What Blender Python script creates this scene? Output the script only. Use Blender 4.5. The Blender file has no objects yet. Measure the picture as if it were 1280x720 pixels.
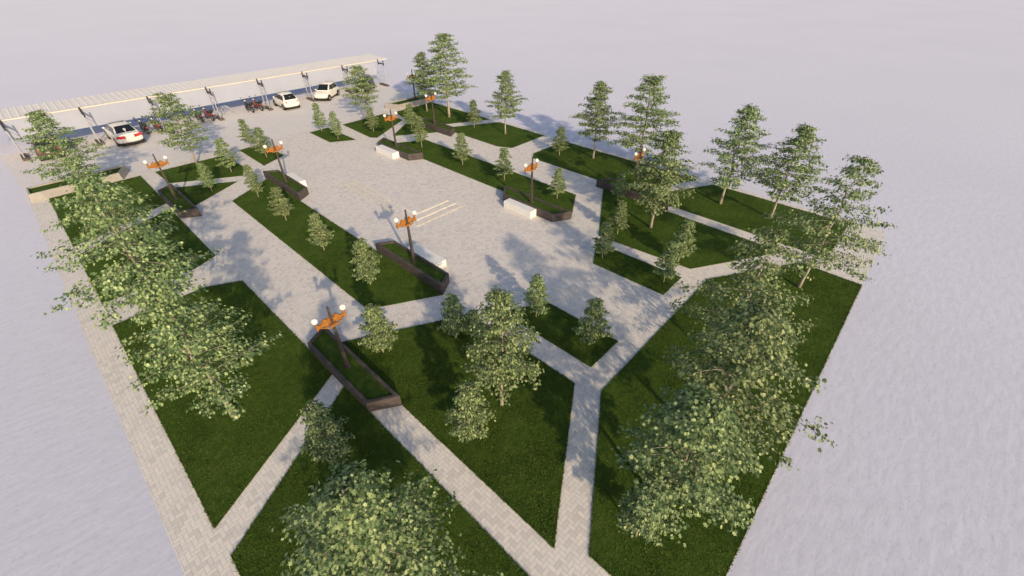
import bpy, math, random
from mathutils import Vector, Matrix, noise

scene = bpy.context.scene
COL = scene.collection
R = math.radians
PI = math.pi

# ------------------------------------------------------------------ helpers
def link(o, parent=None):
    COL.objects.link(o)
    if parent is not None:
        o.parent = parent
    return o

def tag(o, label=None, cat=None, group=None, kind=None):
    if label: o['label'] = label
    if cat: o['category'] = cat
    if group: o['group'] = group
    if kind: o['kind'] = kind
    return o

def empty(name, loc, rz=0.0):
    o = bpy.data.objects.new(name, None)
    o.empty_display_size = 0.2
    o.location = loc
    o.rotation_euler = (0, 0, rz)
    return link(o)

class MB:
    """collects faces and links them as ONE mesh object"""
    def __init__(self):
        self.v = []; self.f = []; self.m = []
    def add(self, vs, fs, mi=0):
        b = len(self.v)
        self.v += [tuple(p) for p in vs]
        self.f += [tuple(b + i for i in f) for f in fs]
        self.m += [mi] * len(fs)
    def box(self, x0, x1, y0, y1, z0, z1, mi=0):
        vs = [(x0,y0,z0),(x1,y0,z0),(x1,y1,z0),(x0,y1,z0),(x0,y0,z1),(x1,y0,z1),(x1,y1,z1),(x0,y1,z1)]
        self.add(vs, [(3,2,1,0),(4,5,6,7),(0,1,5,4),(1,2,6,5),(2,3,7,6),(3,0,4,7)], mi)
    def prism(self, pts, z0, z1, mi=0):
        n = len(pts)
        a = sum(pts[i][0]*pts[(i+1)%n][1]-pts[(i+1)%n][0]*pts[i][1] for i in range(n))
        if a < 0: pts = pts[::-1]
        vs = [(x,y,z0) for x,y in pts] + [(x,y,z1) for x,y in pts]
        fs = [tuple(range(n-1,-1,-1)), tuple(range(n,2*n))] + [(i,(i+1)%n,n+(i+1)%n,n+i) for i in range(n)]
        self.add(vs, fs, mi)
    def bar(self, a, b, r0, r1=None, n=8, mi=0, up=None):
        r1 = r0 if r1 is None else r1
        a = Vector(a); b = Vector(b); d = (b-a).normalized()
        u = Vector(up) if up else (Vector((1,0,0)) if abs(d.z) > .9 else Vector((0,0,1)))
        x = d.cross(u).normalized(); y = d.cross(x).normalized()
        vs = []
        for p, r in ((a,r0),(b,r1)):
            for i in range(n):
                t = 2*PI*(i+.5)/n
                vs.append(p + x*math.cos(t)*r + y*math.sin(t)*r)
        fs = [(i,n+i,n+(i+1)%n,(i+1)%n) for i in range(n)]
        fs += [tuple(range(n)), tuple(range(2*n-1,n-1,-1))]
        self.add(vs, fs, mi)
    def tube(self, pts, rad, n=6, mi=0):
        vs = []; k = len(pts)
        pts = [Vector(p) for p in pts]
        for j, p in enumerate(pts):
            d = (pts[min(j+1,k-1)] - pts[max(j-1,0)]).normalized()
            u = Vector((1,0,0)) if abs(d.x) < .7 else Vector((0,1,0))
            x = d.cross(u).normalized(); y = d.cross(x)
            for i in range(n):
                t = 2*PI*i/n
                vs.append(p + x*math.cos(t)*rad[j] + y*math.sin(t)*rad[j])
        fs = []
        for j in range(k-1):
            for i in range(n):
                fs.append((j*n+i, j*n+(i+1)%n, (j+1)*n+(i+1)%n, (j+1)*n+i))
        fs.append(tuple(range(n-1,-1,-1))); fs.append(tuple(range((k-1)*n, k*n)))
        self.add(vs, fs, mi)
    def torus(self, c, axis, R0, r, a0=0, a1=2*PI, n=20, m=8, mi=0):
        c = Vector(c); ax = Vector(axis).normalized()
        u = Vector((0,0,1)) if abs(ax.z) < .9 else Vector((1,0,0))
        x = ax.cross(u).normalized(); y = ax.cross(x)
        full = abs(a1-a0-2*PI) < 1e-4
        k = n if full else n+1
        vs = []
        for j in range(k):
            t = a0 + (a1-a0)*j/n
            d = x*math.cos(t) + y*math.sin(t)
            for i in range(m):
                s = 2*PI*i/m
                vs.append(c + d*(R0 + r*math.cos(s)) + ax*(r*math.sin(s)))
        fs = []
        for j in range(n):
            j2 = (j+1) % k
            for i in range(m):
                fs.append((j*m+i, j2*m+i, j2*m+(i+1)%m, j*m+(i+1)%m))
        self.add(vs, fs, mi)
    def ball(self, c, r, n=20, m=12, mi=0, sz=1.0):
        vs = [(c[0],c[1],c[2]+r*sz)]
        for j in range(1,m):
            p = PI*j/m
            for i in range(n):
                t = 2*PI*i/n
                vs.append((c[0]+r*math.sin(p)*math.cos(t), c[1]+r*math.sin(p)*math.sin(t), c[2]+r*sz*math.cos(p)))
        vs.append((c[0],c[1],c[2]-r*sz))
        fs = [(0,1+i,1+(i+1)%n) for i in range(n)]
        for j in range(m-2):
            for i in range(n):
                fs.append((1+j*n+i, 1+(j+1)*n+i, 1+(j+1)*n+(i+1)%n, 1+j*n+(i+1)%n))
        L = len(vs)-1; b = 1+(m-2)*n
        fs += [(L,b+(i+1)%n,b+i) for i in range(n)]
        self.add(vs, fs, mi)
    def loft(self, rings, mi=0, cap=True, closed=True):
        n = len(rings[0]); vs = [p for r in rings for p in r]; fs = []
        for j in range(len(rings)-1):
            for i in range(n if closed else n-1):
                fs.append((j*n+i, j*n+(i+1)%n, (j+1)*n+(i+1)%n, (j+1)*n+i))
        if cap:
            fs.append(tuple(range(n-1,-1,-1))); fs.append(tuple(range((len(rings)-1)*n, len(rings)*n)))
        self.add(vs, fs, mi)
    def mesh(self, name, mats, smooth=False):
        me = bpy.data.meshes.new(name)
        me.from_pydata(self.v, [], self.f)
        for m in (mats if isinstance(mats, (list,tuple)) else [mats]): me.materials.append(m)
        if any(self.m): me.polygons.foreach_set('material_index', self.m)
        if smooth: me.polygons.foreach_set('use_smooth', [True]*len(me.polygons))
        me.update()
        return me
    def build(self, name, mats, parent=None, smooth=False, bevel=0.0, fix=False):
        me = self.mesh(name, mats, smooth)
        if fix or bevel:
            import bmesh
            bm = bmesh.new(); bm.from_mesh(me)
            bmesh.ops.recalc_face_normals(bm, faces=bm.faces)
            bm.to_mesh(me); bm.free()
        o = bpy.data.objects.new(name, me)
        link(o, parent)
        if bevel:
            md = o.modifiers.new('Bevel', 'BEVEL'); md.width = bevel; md.segments = 2; md.limit_method = 'ANGLE'
        return o

# ------------------------------------------------------------------ materials
class NT:
    def __init__(self, name):
        self.mat = bpy.data.materials.new(name); self.mat.use_nodes = True
        self.t = self.mat.node_tree; self.n = self.t.nodes; self.l = self.t.links
        self.n.clear()
        self.out = self.n.new('ShaderNodeOutputMaterial')
    def node(self, typ, **kw):
        nd = self.n.new(typ)
        for k, v in kw.items():
            if k in ('operation','blend_type','data_type','noise_dimensions','feature','interpolation','subsurface_method','wave_type','noise_type'): setattr(nd, k, v)
        return nd
    def link(self, a, b): self.l.new(a, b)
    def math(self, op, a, b=None, c=None):
        nd = self.n.new('ShaderNodeMath'); nd.operation = op
        for i, x in enumerate((a,b,c)):
            if x is None: continue
            if isinstance(x, (int,float)): nd.inputs[i].default_value = x
            else: self.l.new(x, nd.inputs[i])
        return nd.outputs[0]
    def mix(self, fac, a, b, blend='MIX'):
        nd = self.n.new('ShaderNodeMix'); nd.data_type = 'RGBA'; nd.blend_type = blend
        for sock, x in ((nd.inputs[0],fac),(nd.inputs[6],a),(nd.inputs[7],b)):
            if isinstance(x, (int,float)): sock.default_value = x
            elif isinstance(x, tuple): sock.default_value = (*x, 1) if len(x) == 3 else x
            else: self.l.new(x, sock)
        return nd.outputs[2]
    def noise(self, vec, scale, detail=4, rough=.55, dist=0.0):
        nd = self.n.new('ShaderNodeTexNoise')
        nd.inputs['Scale'].default_value = scale; nd.inputs['Detail'].default_value = detail
        nd.inputs['Roughness'].default_value = rough; nd.inputs['Distortion'].default_value = dist
        if vec is not None: self.l.new(vec, nd.inputs['Vector'])
        return nd.outputs['Fac']
    def ramp(self, fac, stops):
        nd = self.n.new('ShaderNodeValToRGB'); cr = nd.color_ramp
        while len(cr.elements) < len(stops): cr.elements.new(.5)
        for e, (p, c) in zip(cr.elements, stops):
            e.position = p; e.color = (*c, 1) if len(c) == 3 else c
        self.l.new(fac, nd.inputs[0]); return nd.outputs[0]
    def pos(self): return self.n.new('ShaderNodeNewGeometry').outputs['Position']
    def objco(self): return self.n.new('ShaderNodeTexCoord').outputs['Object']
    def mapping(self, vec, rot=0.0, sc=(1,1,1)):
        nd = self.n.new('ShaderNodeMapping'); nd.inputs['Rotation'].default_value = (0,0,rot); nd.inputs['Scale'].default_value = sc
        self.l.new(vec, nd.inputs['Vector']); return nd.outputs[0]
    def bump(self, h, strength, dist=.02):
        nd = self.n.new('ShaderNodeBump'); nd.inputs['Strength'].default_value = strength; nd.inputs['Distance'].default_value = dist
        self.l.new(h, nd.inputs['Height']); return nd.outputs[0]
    def bsdf(self, color, rough=.8, metal=0.0, normal=None, spec=.5, coat=0.0):
        b = self.n.new('ShaderNodeBsdfPrincipled')
        if isinstance(color, tuple): b.inputs['Base Color'].default_value = (*color, 1)
        else: self.l.new(color, b.inputs['Base Color'])
        if isinstance(rough, (int,float)): b.inputs['Roughness'].default_value = rough
        else: self.l.new(rough, b.inputs['Roughness'])
        b.inputs['Metallic'].default_value = metal
        b.inputs['Specular IOR Level'].default_value = spec
        if coat: b.inputs['Coat Weight'].default_value = coat; b.inputs['Coat Roughness'].default_value = .05
        if normal is not None: self.l.new(normal, b.inputs['Normal'])
        self.l.new(b.outputs[0], self.out.inputs[0]); return b

def simple(name, color, rough=.6, metal=0.0, var=.12, scale=6.0, spec=.4, coat=0.0, bump=0.0):
    t = NT(name); c = t.objco()
    n = t.noise(c, scale, 5)
    dark = tuple(x*(1-var) for x in color); lite = tuple(min(1, x*(1+var)) for x in color)
    col = t.ramp(n, [(.3, dark), (.7, lite)])
    nb = t.bump(t.noise(c, scale*6, 4), bump) if bump else None
    t.bsdf(col, rough, metal, nb, spec, coat)
    return t.mat

M = {}
# outer bare ground: pale, faintly rippled
def ground_mat():
    t = NT('pale_ground'); p = t.pos()
    big = t.noise(p, .05, 3)
    str_ = t.noise(t.mapping(p, R(28), (1.0, 2.6, 1)), 1.4, 5, .5, .15)
    fine = t.noise(p, 6.0, 5, .65)
    c = t.ramp(big, [(.3, (.590,.590,.712)), (.7, (.640,.634,.760))])
    c = t.mix(t.math('MULTIPLY', t.ramp(str_, [(.36, (0,0,0)), (.62, (1,1,1))]), .5), c, (.538,.542,.638))
    c = t.mix(t.math('MULTIPLY', t.ramp(fine, [(.34, (1,1,1)), (.46, (0,0,0))]), .45), c, (.47,.455,.53))
    h = t.math('ADD', t.math('MULTIPLY', str_, 1.0), t.math('MULTIPLY', fine, .22))
    b = t.bsdf(c, .9, 0, t.bump(h, .12, .12), .2)
    b.inputs['Sheen Weight'].default_value = .15; b.inputs['Sheen Roughness'].default_value = .6; b.inputs['Sheen Tint'].default_value = (1,.96,.97,1)
    return t.mat
M['ground'] = ground_mat()

def paver_mat(name, base, dark, warm, size=.2, contrast=1.0, rot=0.0, mortar=(.30,.28,.27), mstr=.5):
    """herringbone 2:1 pavers laid on the world plane"""
    t = NT(name); p = t.pos()
    q = t.mapping(p, rot, (1/size, 1/size, 1))
    sp = t.node('ShaderNodeSeparateXYZ'); t.link(q, sp.inputs[0])
    X, Y = sp.outputs[0], sp.outputs[1]
    i = t.math('FLOOR', X); j = t.math('FLOOR', Y)
    fx = t.math('SUBTRACT', X, i); fy = t.math('SUBTRACT', Y, j)
    m = t.math('FLOORED_MODULO', t.math('SUBTRACT', i, j), 4.0)
    hor = t.math('LESS_THAN', m, 1.5)
    ver = t.math('SUBTRACT', 1.0, hor)
    is1 = t.math('COMPARE', m, 1.0, .1)       # right half of a lying block
    is2 = t.math('COMPARE', m, 2.0, .1)       # upper half of a standing block
    bi = t.math('SUBTRACT', i, is1); bj = t.math('SUBTRACT', j, is2)
    lx = t.math('ADD', fx, is1); ly = t.math('ADD', fy, is2)
    wx = t.math('ADD', 1.0, hor); wy = t.math('ADD', 1.0, ver)
    ex = t.math('MINIMUM', lx, t.math('SUBTRACT', wx, lx))
    ey = t.math('MINIMUM', ly, t.math('SUBTRACT', wy, ly))
    e = t.math('MINIMUM', ex, ey)
    cb = t.node('ShaderNodeCombineXYZ'); t.link(bi, cb.inputs[0]); t.link(bj, cb.inputs[1])
    wn = t.node('ShaderNodeTexWhiteNoise'); t.link(cb.outputs[0], wn.inputs['Vector'])
    r = wn.outputs['Value']
    c = t.ramp(r, [(0, dark), (.45, base), (.8, base), (1, warm)])
    big = t.noise(p, .35, 5, .6)
    mid = t.noise(p, 3.0, 6, .7)
    c = t.mix(t.math('MULTIPLY', t.ramp(mid, [(.35, (1,1,1)), (.6, (0,0,0))]), .32*contrast), c, tuple(x*.72 for x in base))
    c = t.mix(t.math('MULTIPLY', t.ramp(big, [(.3, (1,1,1)), (.55, (0,0,0))]), .22*contrast), c, tuple(x*.8 for x in base))
    gap = t.math('SUBTRACT', 1.0, t.node('ShaderNodeMapRange').outputs[0]) if False else None
    mr = t.node('ShaderNodeMapRange'); t.link(e, mr.inputs[0])
    mr.inputs[1].default_value = .03; mr.inputs[2].default_value = .10
    g = t.math('MULTIPLY', t.math('SUBTRACT', 1.0, mr.outputs[0]), mstr)
    c = t.mix(g, c, mortar)
    h = t.math('ADD', mr.outputs[0], t.math('MULTIPLY', t.noise(p, 40, 4, .7), .5))
    h = t.math('ADD', h, t.math('MULTIPLY', r, .35))
    t.bsdf(c, .85, 0, t.bump(h, .5, .006), .25)
    return t.mat
M['pavers'] = paver_mat('grey_pavers', (0.773,0.717,0.678), (0.638,0.588,0.560), (0.818,0.745,0.683), .125, .8, 0, (.42,.39,.37))
M['parking'] = paver_mat('parking_pavers', (0.759,0.715,0.693), (0.693,0.649,0.627), (0.781,0.726,0.682), .125, .5, 0, (.55,.51,.49), .35)

def grass_mat(name, a, b, c3):
    t = NT(name); p = t.pos()
    big = t.noise(p, .55, 4, .6); mid = t.noise(p, 4.0, 6, .7, .3); fine = t.noise(p, 38.0, 4, .75)
    blades = t.noise(t.mapping(p, R(35), (1,.35,1)), 60.0, 3, .8)
    c = t.ramp(mid, [(.3, a), (.52, b), (.72, c3)])
    c = t.mix(t.math('MULTIPLY', t.ramp(big, [(.35, (1,1,1)), (.6, (0,0,0))]), .55), c, tuple(x*.6 for x in a))
    c = t.mix(t.math('MULTIPLY', t.ramp(fine, [(.35, (1,1,1)), (.55, (0,0,0))]), .6), c, tuple(x*.45 for x in a))
    c = t.mix(t.math('MULTIPLY', t.ramp(blades, [(.5, (0,0,0)), (.7, (1,1,1))]), .4), c, tuple(x*1.25 for x in c3))
    h = t.math('ADD', t.math('MULTIPLY', fine, .7), t.math('MULTIPLY', blades, .8))
    h = t.math('ADD', h, t.math('MULTIPLY', mid, .8))
    t.bsdf(c, .95, 0, t.bump(h, .9, .05), .08)
    return t.mat
M['grass'] = grass_mat('lawn_grass', (0.043,0.087,0.013), (0.077,0.133,0.019), (0.128,0.174,0.032))
M['turf'] = grass_mat('planter_turf', (0.048,0.092,0.014), (0.076,0.129,0.020), (0.112,0.165,0.029))

def leaf_mat(name, cols, trans):
    t = NT(name)
    g = t.node('ShaderNodeNewGeometry')
    oi = t.node('ShaderNodeObjectInfo')
    rnd = g.outputs['Random Per Island']
    c = t.ramp(rnd, [(0, cols[0]), (.42, cols[1]), (.78, cols[2]), (1, cols[3])])
    hs = t.node('ShaderNodeHueSaturation')
    t.link(c, hs.inputs['Color'])
    t.link(t.math('ADD', .86, t.math('MULTIPLY', oi.outputs['Random'], .28)), hs.inputs['Value'])
    t.link(t.math('ADD', .49, t.math('MULTIPLY', oi.outputs['Random'], .02)), hs.inputs['Hue'])
    b = t.n.new('ShaderNodeBsdfPrincipled')
    t.link(hs.outputs[0], b.inputs['Base Color']); b.inputs['Roughness'].default_value = .55; b.inputs['Specular IOR Level'].default_value = .3
    tr = t.n.new('ShaderNodeBsdfTranslucent')
    tc = t.mix(.5, hs.outputs[0], trans, 'MIX'); t.link(tc, tr.inputs[0])
    mx = t.n.new('ShaderNodeMixShader'); mx.inputs[0].default_value = .22
    t.link(b.outputs[0], mx.inputs[1]); t.link(tr.outputs[0], mx.inputs[2]); t.link(mx.outputs[0], t.out.inputs[0])
    return t.mat
M['leaf'] = leaf_mat('tree_leaves', [(.030,.062,.030),(.115,.180,.078),(.290,.375,.170),(.480,.560,.270)], (.24,.36,.12))
M['leaf_s'] = leaf_mat('sapling_leaves', [(.045,.084,.036),(.155,.225,.092),(.320,.400,.170),(.490,.550,.260)], (.28,.38,.13))

def bark_mat():
    t = NT('bark'); c = t.objco()
    n = t.noise(t.mapping(c, 0, (1,1,.2)), 14, 6, .7)
    col = t.ramp(n, [(.3, (.20,.165,.13)), (.5, (.36,.31,.25)), (.72, (.50,.45,.375))])
    t.bsdf(col, .9, 0, t.bump(n, .6, .02), .2)
    return t.mat
M['bark'] = bark_mat()

def planter_mat():
    t = NT('dark_stained_wall'); c = t.objco()
    n = t.noise(t.mapping(c, 0, (1,1,3)), 2.2, 6, .65)
    f = t.noise(c, 22, 4, .7)
    col = t.ramp(n, [(.3, (.050,.043,.041)), (.55, (.098,.080,.074)), (.75, (.15,.123,.112))])
    col = t.mix(t.math('MULTIPLY', f, .35), col, (.05,.042,.042))
    t.bsdf(col, .8, 0, t.bump(f, .35, .01), .3)
    return t.mat
M['planter'] = planter_mat()
def concrete(name, a, b):
    t = NT(name); c = t.objco()
    n = t.noise(c, 1.7, 6, .65); f = t.noise(c, 30, 4, .7)
    col = t.ramp(n, [(.3, b), (.65, a)])
    col = t.mix(t.math('MULTIPLY', f, .15), col, tuple(x*.75 for x in b))
    t.bsdf(col, .85, 0, t.bump(f, .2, .006), .25)
    return t.mat
M['white_stone'] = concrete('white_bench_stone', (.84,.82,.79), (.76,.74,.71))
M['pale_concrete'] = concrete('pale_concrete', (.40,.37,.345), (.31,.285,.265))
M['cream_edge'] = concrete('cream_step_edge', (.80,.74,.62), (.72,.66,.55))
M['pole'] = simple('dark_wood_post', (.075,.058,.050), .6, 0, .3, 9, .3, 0, .2)
M['orange'] = simple('orange_carved_wood', (.36,.145,.032), .55, 0, .35, 14, .3, 0, .2)
M['globe'] = simple('opal_globe', (.86,.83,.76), .25, 0, .02, 3, .5)
M['steel'] = simple('galvanised_steel', (.50,.50,.53), .4, .35, .1, 12)
M['darksteel'] = simple('dark_bracket_steel', (.035,.033,.04), .5, .2, .2, 10)
M['footing'] = simple('weathered_footing', (.12,.095,.085), .9, 0, .25, 8, .2, 0, .3)
def roof_mat():
    t = NT('cream_ribbed_roof'); c = t.objco()
    n = t.noise(c, .8, 5)
    col = t.ramp(n, [(.3, (.80,.74,.70)), (.7, (.85,.79,.74))])
    t.bsdf(col, .7, 0, None, .25); return t.mat
M['roof'] = roof_mat()
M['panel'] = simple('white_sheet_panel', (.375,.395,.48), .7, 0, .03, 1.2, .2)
M['beam'] = simple('cream_roof_beam', (.62,.57,.51), .6, 0, .05, 3, .3)
# vehicles
M['car_white'] = simple('pearl_white_paint', (.72,.70,.66), .3, 0, .02, 2, .5, .6)
M['car_cream'] = simple('cream_white_paint', (.78,.74,.66), .3, 0, .02, 2, .5, .6)
M['car_brown'] = simple('bronze_brown_paint', (.10,.075,.055), .3, .3, .08, 2, .5, .6)
M['car_dark'] = simple('dark_grey_paint', (.022,.024,.027), .32, .2, .08, 2, .5, .5)
M['glass'] = simple('tinted_car_glass', (.012,.015,.017), .06, 0, .1, 2, .6)
M['rubber'] = simple('tyre_rubber', (.018,.018,.02), .85, 0, .2, 8, .2)
M['trim'] = simple('black_plastic_trim', (.02,.02,.022), .6, 0, .2, 8, .3)
M['alloy'] = simple('alloy_rim', (.5,.5,.52), .3, .8, .1, 8)
M['red_lens'] = simple('red_lamp_lens', (.50,.035,.03), .25, 0, .15, 10, .6)
M['clear_lens'] = simple('clear_lamp_lens', (.70,.72,.74), .12, 0, .1, 10, .6)
M['plate'] = simple('number_plate', (.7,.7,.68), .5, 0, .03, 8)
M['moto_black'] = simple('black_scooter_paint', (.02,.021,.02), .3, 0, .2, 4, .5, .4)
M['moto_red'] = simple('red_scooter_paint', (.13,.04,.034), .3, 0, .2, 4, .5, .4)
M['moto_brown'] = simple('brown_scooter_paint', (.13,.06,.045), .35, 0, .2, 4, .5, .3)
M['seat'] = simple('black_seat_vinyl', (.022,.02,.02), .65, 0, .2, 8, .3)
M['chrome'] = simple('chrome', (.6,.6,.62), .18, .9, .05, 8)

# ------------------------------------------------------------------ the setting
def sheet(name, pts, z, mat, kind='structure'):
    b = MB(); n = len(pts)
    a = sum(pts[i][0]*pts[(i+1)%n][1]-pts[(i+1)%n][0]*pts[i][1] for i in range(n))
    if a < 0: pts = pts[::-1]
    b.add([(x,y,z) for x,y in pts], [tuple(range(n))])
    o = b.build(name, mat); tag(o, kind=kind); return o

g = sheet('ground', [(-2500,-2500),(2500,-2500),(2500,2500),(-2500,2500)], 0, M['ground'])
sheet('pavement', [(-2.8,-1.25),(32.75,-1.25),(32.75,43.7),(-2.8,43.7)], .006, M['pavers'])
sheet('parking_lot', [(-2.8,43.7),(32.9,43.7),(33.6,56.3),(-3.4,56.3)], .006, M['parking'])

LAWN_Z = .03
def lawn(pts):
    b = MB(); b.prism(pts, .001, LAWN_Z)
    o = b.build('lawn', M['grass']); tag(o, kind='structure'); return o
LAWNS = [
 [(-1.8,42.6),(3.6,42.6),(3.6,35.8),(-1.8,33.3)],
 [(-1.8,31.95),(3.5,34.6),(3.5,26.2),(2.3,25.65),(-1.8,25.65)],
 [(3.6,22.6),(2.1,23.4),(-1.8,23.35),(-1.8,10.35),(3.6,13.3)],
 [(3.6,12.35),(-1.75,9.2),(-1.75,-1.2),(3.6,-1.2)],
 [(4.62,9.9),(4.62,14.75),(9.9,11.9),(9.9,5.8),(4.62,2.65)],
 [(11.05,5.8),(13.1,5.8),(13.1,9.75),(11.05,10.9)],
 [(17.45,10.05),(19.4,11.15),(19.5,5.9),(17.5,5.9)],
 [(20.6,5.9),(20.15,11.5),(25.95,15.0),(25.8,2.75)],
 [(26.85,12.3),(32.2,9.4),(32.2,.7),(26.75,.7)],
 [(5.15,1.8),(10.3,4.8),(20.3,4.8),(25.3,1.7),(25.2,-1.23),(5.15,-1.23)],
 [(27.1,22.8),(28.0,23.4),(32.2,23.3),(32.2,10.7),(27.05,13.4)],
 [(27.1,34.6),(32.3,31.75),(32.2,25.75),(27.7,25.7),(27.1,27.0)],
 [(27.2,42.65),(32.4,42.85),(32.3,33.2),(27.0,35.9),(26.0,33.9),(22.4,36.2),(26.1,38.8)],
 [(20.95,42.8),(26.0,42.95),(26.0,39.7),(21.1,36.85),(20.7,37.4)],
 [(17.5,42.9),(19.4,43.0),(19.4,37.8),(17.45,38.9)],
 [(11.0,42.85),(13.0,43.0),(13.1,38.8),(11.0,37.7)],
 [(4.6,42.65),(9.5,42.5),(9.8,38.4),(9.0,36.85),(4.75,39.4)],
 [(4.75,38.2),(8.3,36.0),(4.75,33.9)],
 [(6.8,32.8),(10.0,34.8),(10.0,14.0),(7.4,15.45),(6.8,16.1)],
 [(23.8,33.0),(20.7,34.7),(20.75,14.05),(23.8,15.9)],
]
for L in LAWNS: lawn(L)

def inside(pts, x, y):
    c = False; n = len(pts)
    for i in range(n):
        x0,y0 = pts[i]; x1,y1 = pts[i-1]
        if (y0 > y) != (y1 > y) and x < (x1-x0)*(y-y0)/(y1-y0)+x0: c = not c
    return c
def grass_blades():
    rnd = random.Random(77); V = []; F = []
    def blade(x, y, h):
        a = rnd.uniform(0, 2*PI); w = rnd.uniform(.008,.016); b = len(V)
        l = rnd.gauss(0,.035); m = rnd.gauss(0,.035)
        ca, sa = math.cos(a)*w, math.sin(a)*w
        V.extend([(x-ca,y-sa,LAWN_Z-.01),(x+ca,y+sa,LAWN_Z-.01),(x+l,y+m,LAWN_Z+h)]); F.append((b,b+1,b+2))
    for pts in LAWNS:
        xs = [p[0] for p in pts]; ys = [p[1] for p in pts]
        cx = sum(xs)/len(xs); cy = sum(ys)/len(ys)
        dist = math.hypot(cx, cy)
        dens = 900 if dist < 14 else 520 if dist < 24 else 220
        for _ in range(int((max(xs)-min(xs))*(max(ys)-min(ys))*dens)):
            x = rnd.uniform(min(xs), max(xs)); y = rnd.uniform(min(ys), max(ys))
            if inside(pts, x, y):
                n = noise.noise(Vector((x*.9, y*.9, 0)))
                blade(x, y, max(.015, rnd.uniform(.02,.05)*(1+.6*n)))
        n = len(pts)
        for i in range(n):        # ragged fringe along the borders
            (x0,y0),(x1,y1) = pts[i-1], pts[i]; L = math.hypot(x1-x0, y1-y0)
            for _ in range(int(L*(90 if dist < 24 else 45))):
                t = rnd.random()
                blade(x0+(x1-x0)*t+rnd.gauss(0,.012), y0+(y1-y0)*t+rnd.gauss(0,.012), rnd.uniform(.02,.06))
    me = bpy.data.meshes.new('grass'); me.from_pydata(V, [], F); me.materials.append(M['blade']); me.update()
    o = bpy.data.objects.new('grass', me); link(o)
    tag(o, 'short green grass growing all over the lawns', 'grass', kind='stuff')
def blade_mat():
    t = NT('grass_blades'); g = t.node('ShaderNodeNewGeometry')
    p = t.pos(); mid = t.noise(p, 1.3, 4, .6)
    c = t.ramp(g.outputs['Random Per Island'], [(0,(0.027,0.063,0.009)),(.5,(0.075,0.138,0.018)),(.88,(0.123,0.183,0.033)),(1,(0.225,0.240,0.075))])
    c = t.mix(t.math('MULTIPLY', mid, .6), c, (.03,.05,.008))
    t.bsdf(c, .8, 0, None, .15); return t.mat
M['blade'] = blade_mat()
grass_blades()

# ------------------------------------------------------------------ planters
def inset(pts, d):
    n = len(pts)
    a = sum(pts[i][0]*pts[(i+1)%n][1]-pts[(i+1)%n][0]*pts[i][1] for i in range(n))
    if a < 0: pts = pts[::-1]
    out = []
    for i in range(n):
        p0 = Vector(pts[i-1]); p1 = Vector(pts[i]); p2 = Vector(pts[(i+1)%n])
        d1 = (p1-p0).normalized(); d2 = (p2-p1).normalized()
        n1 = Vector((-d1.y,d1.x)); n2 = Vector((-d2.y,d2.x))
        k = d / max(.2, 1 + n1.dot(n2))
        out.append(tuple(p1 + (n1+n2)*k))
    return pts, out

def planter(pts, h, th, label, group, mat, cat='planter', name='raised_planter', batter=0.0):
    cx = sum(p[0] for p in pts)/len(pts); cy = sum(p[1] for p in pts)/len(pts)
    t = empty(name, (cx,cy,0)); tag(t, label, cat, group)
    P = [(x-cx,y-cy) for x,y in pts]
    out, inn = inset(P, th)
    topo = inset(P, batter)[1] if batter else out
    inn = inset(P, th+batter)[1]
    n = len(out)
    b = MB()
    vs = [(x,y,.002) for x,y in out] + [(x,y,h) for x,y in topo] + [(x,y,h) for x,y in inn] + [(x,y,.05) for x,y in inn]
    fs = []
    for i in range(n):
        j = (i+1) % n
        fs += [(i,j,n+j,n+i),(n+i,n+j,2*n+j,2*n+i),(2*n+i,2*n+j,3*n+j,3*n+i)]
    b.add(vs, fs)
    b.build('wall', mat, t, bevel=.012)
    s = MB(); s.prism(inset(P, th+batter-.004)[1], .06, h-.10)
    s.build('turf', M['turf'], t)
    return t

PG = 'dark walled lamp planters around the plaza'
def seg(s): return s
planter([(3.58,10.6),(3.58,15.1),(4.62,15.65),(4.62,9.95)], .55, .13, 'long dark planter nearest the camera, at the meeting of two narrow paths and the lawns', PG, M['planter'])
planter([(3.58,32.6),(3.58,37.1),(4.62,37.7),(4.62,31.95)], .55, .13, 'dark planter at the far left path, between the parking lot and the leafy left lawns', PG, M['planter'])
planter([(25.97,9.95),(25.97,15.65),(27.02,15.1),(27.02,10.6)], .55, .13, 'dark planter half hidden by a tree on the right-hand lawns', PG, M['planter'])
planter([(25.97,31.95),(25.97,37.7),(27.02,37.1),(27.02,32.6)], .55, .13, 'dark planter at the far right lawns, below the tallest back tree', PG, M['planter'])
planter([(10.02,14.0),(10.02,19.95),(10.95,19.35),(10.95,14.6)], .55, .13, 'dark planter with shaded bench behind it, left of the stepped platform', PG, M['planter'])
planter([(10.02,29.35),(10.02,35.2),(10.95,34.6),(10.95,29.95)], .55, .13, 'dark planter at the far left corner of the plaza, beside the diamond lawn', PG, M['planter'])
planter([(20.72,14.0),(20.72,19.95),(19.55,19.0),(19.55,14.65)], .55, .13, 'dark planter with sunlit white bench in front, on the right edge of the plaza', PG, M['planter'])
planter([(20.72,29.35),(20.72,35.1),(19.65,34.4),(19.65,29.95)], .55, .13, 'dark planter with white bench at the far right corner of the plaza', PG, M['planter'])
WG = 'pale concrete planters along the parking lot'
planter([(-2.7,42.68),(2.55,42.68),(3.35,44.5),(-2.7,44.5)], .55, .10, 'pale concrete planter with a grass strip, behind the leafy left corner trees', WG, M['pale_concrete'], batter=.10)
planter([(28.0,42.95),(32.7,42.95),(32.7,44.75),(27.2,44.75)], .55, .10, 'pale concrete planter with a grass strip, at the far right corner beyond the tallest tree', WG, M['pale_concrete'], batter=.10)

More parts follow.
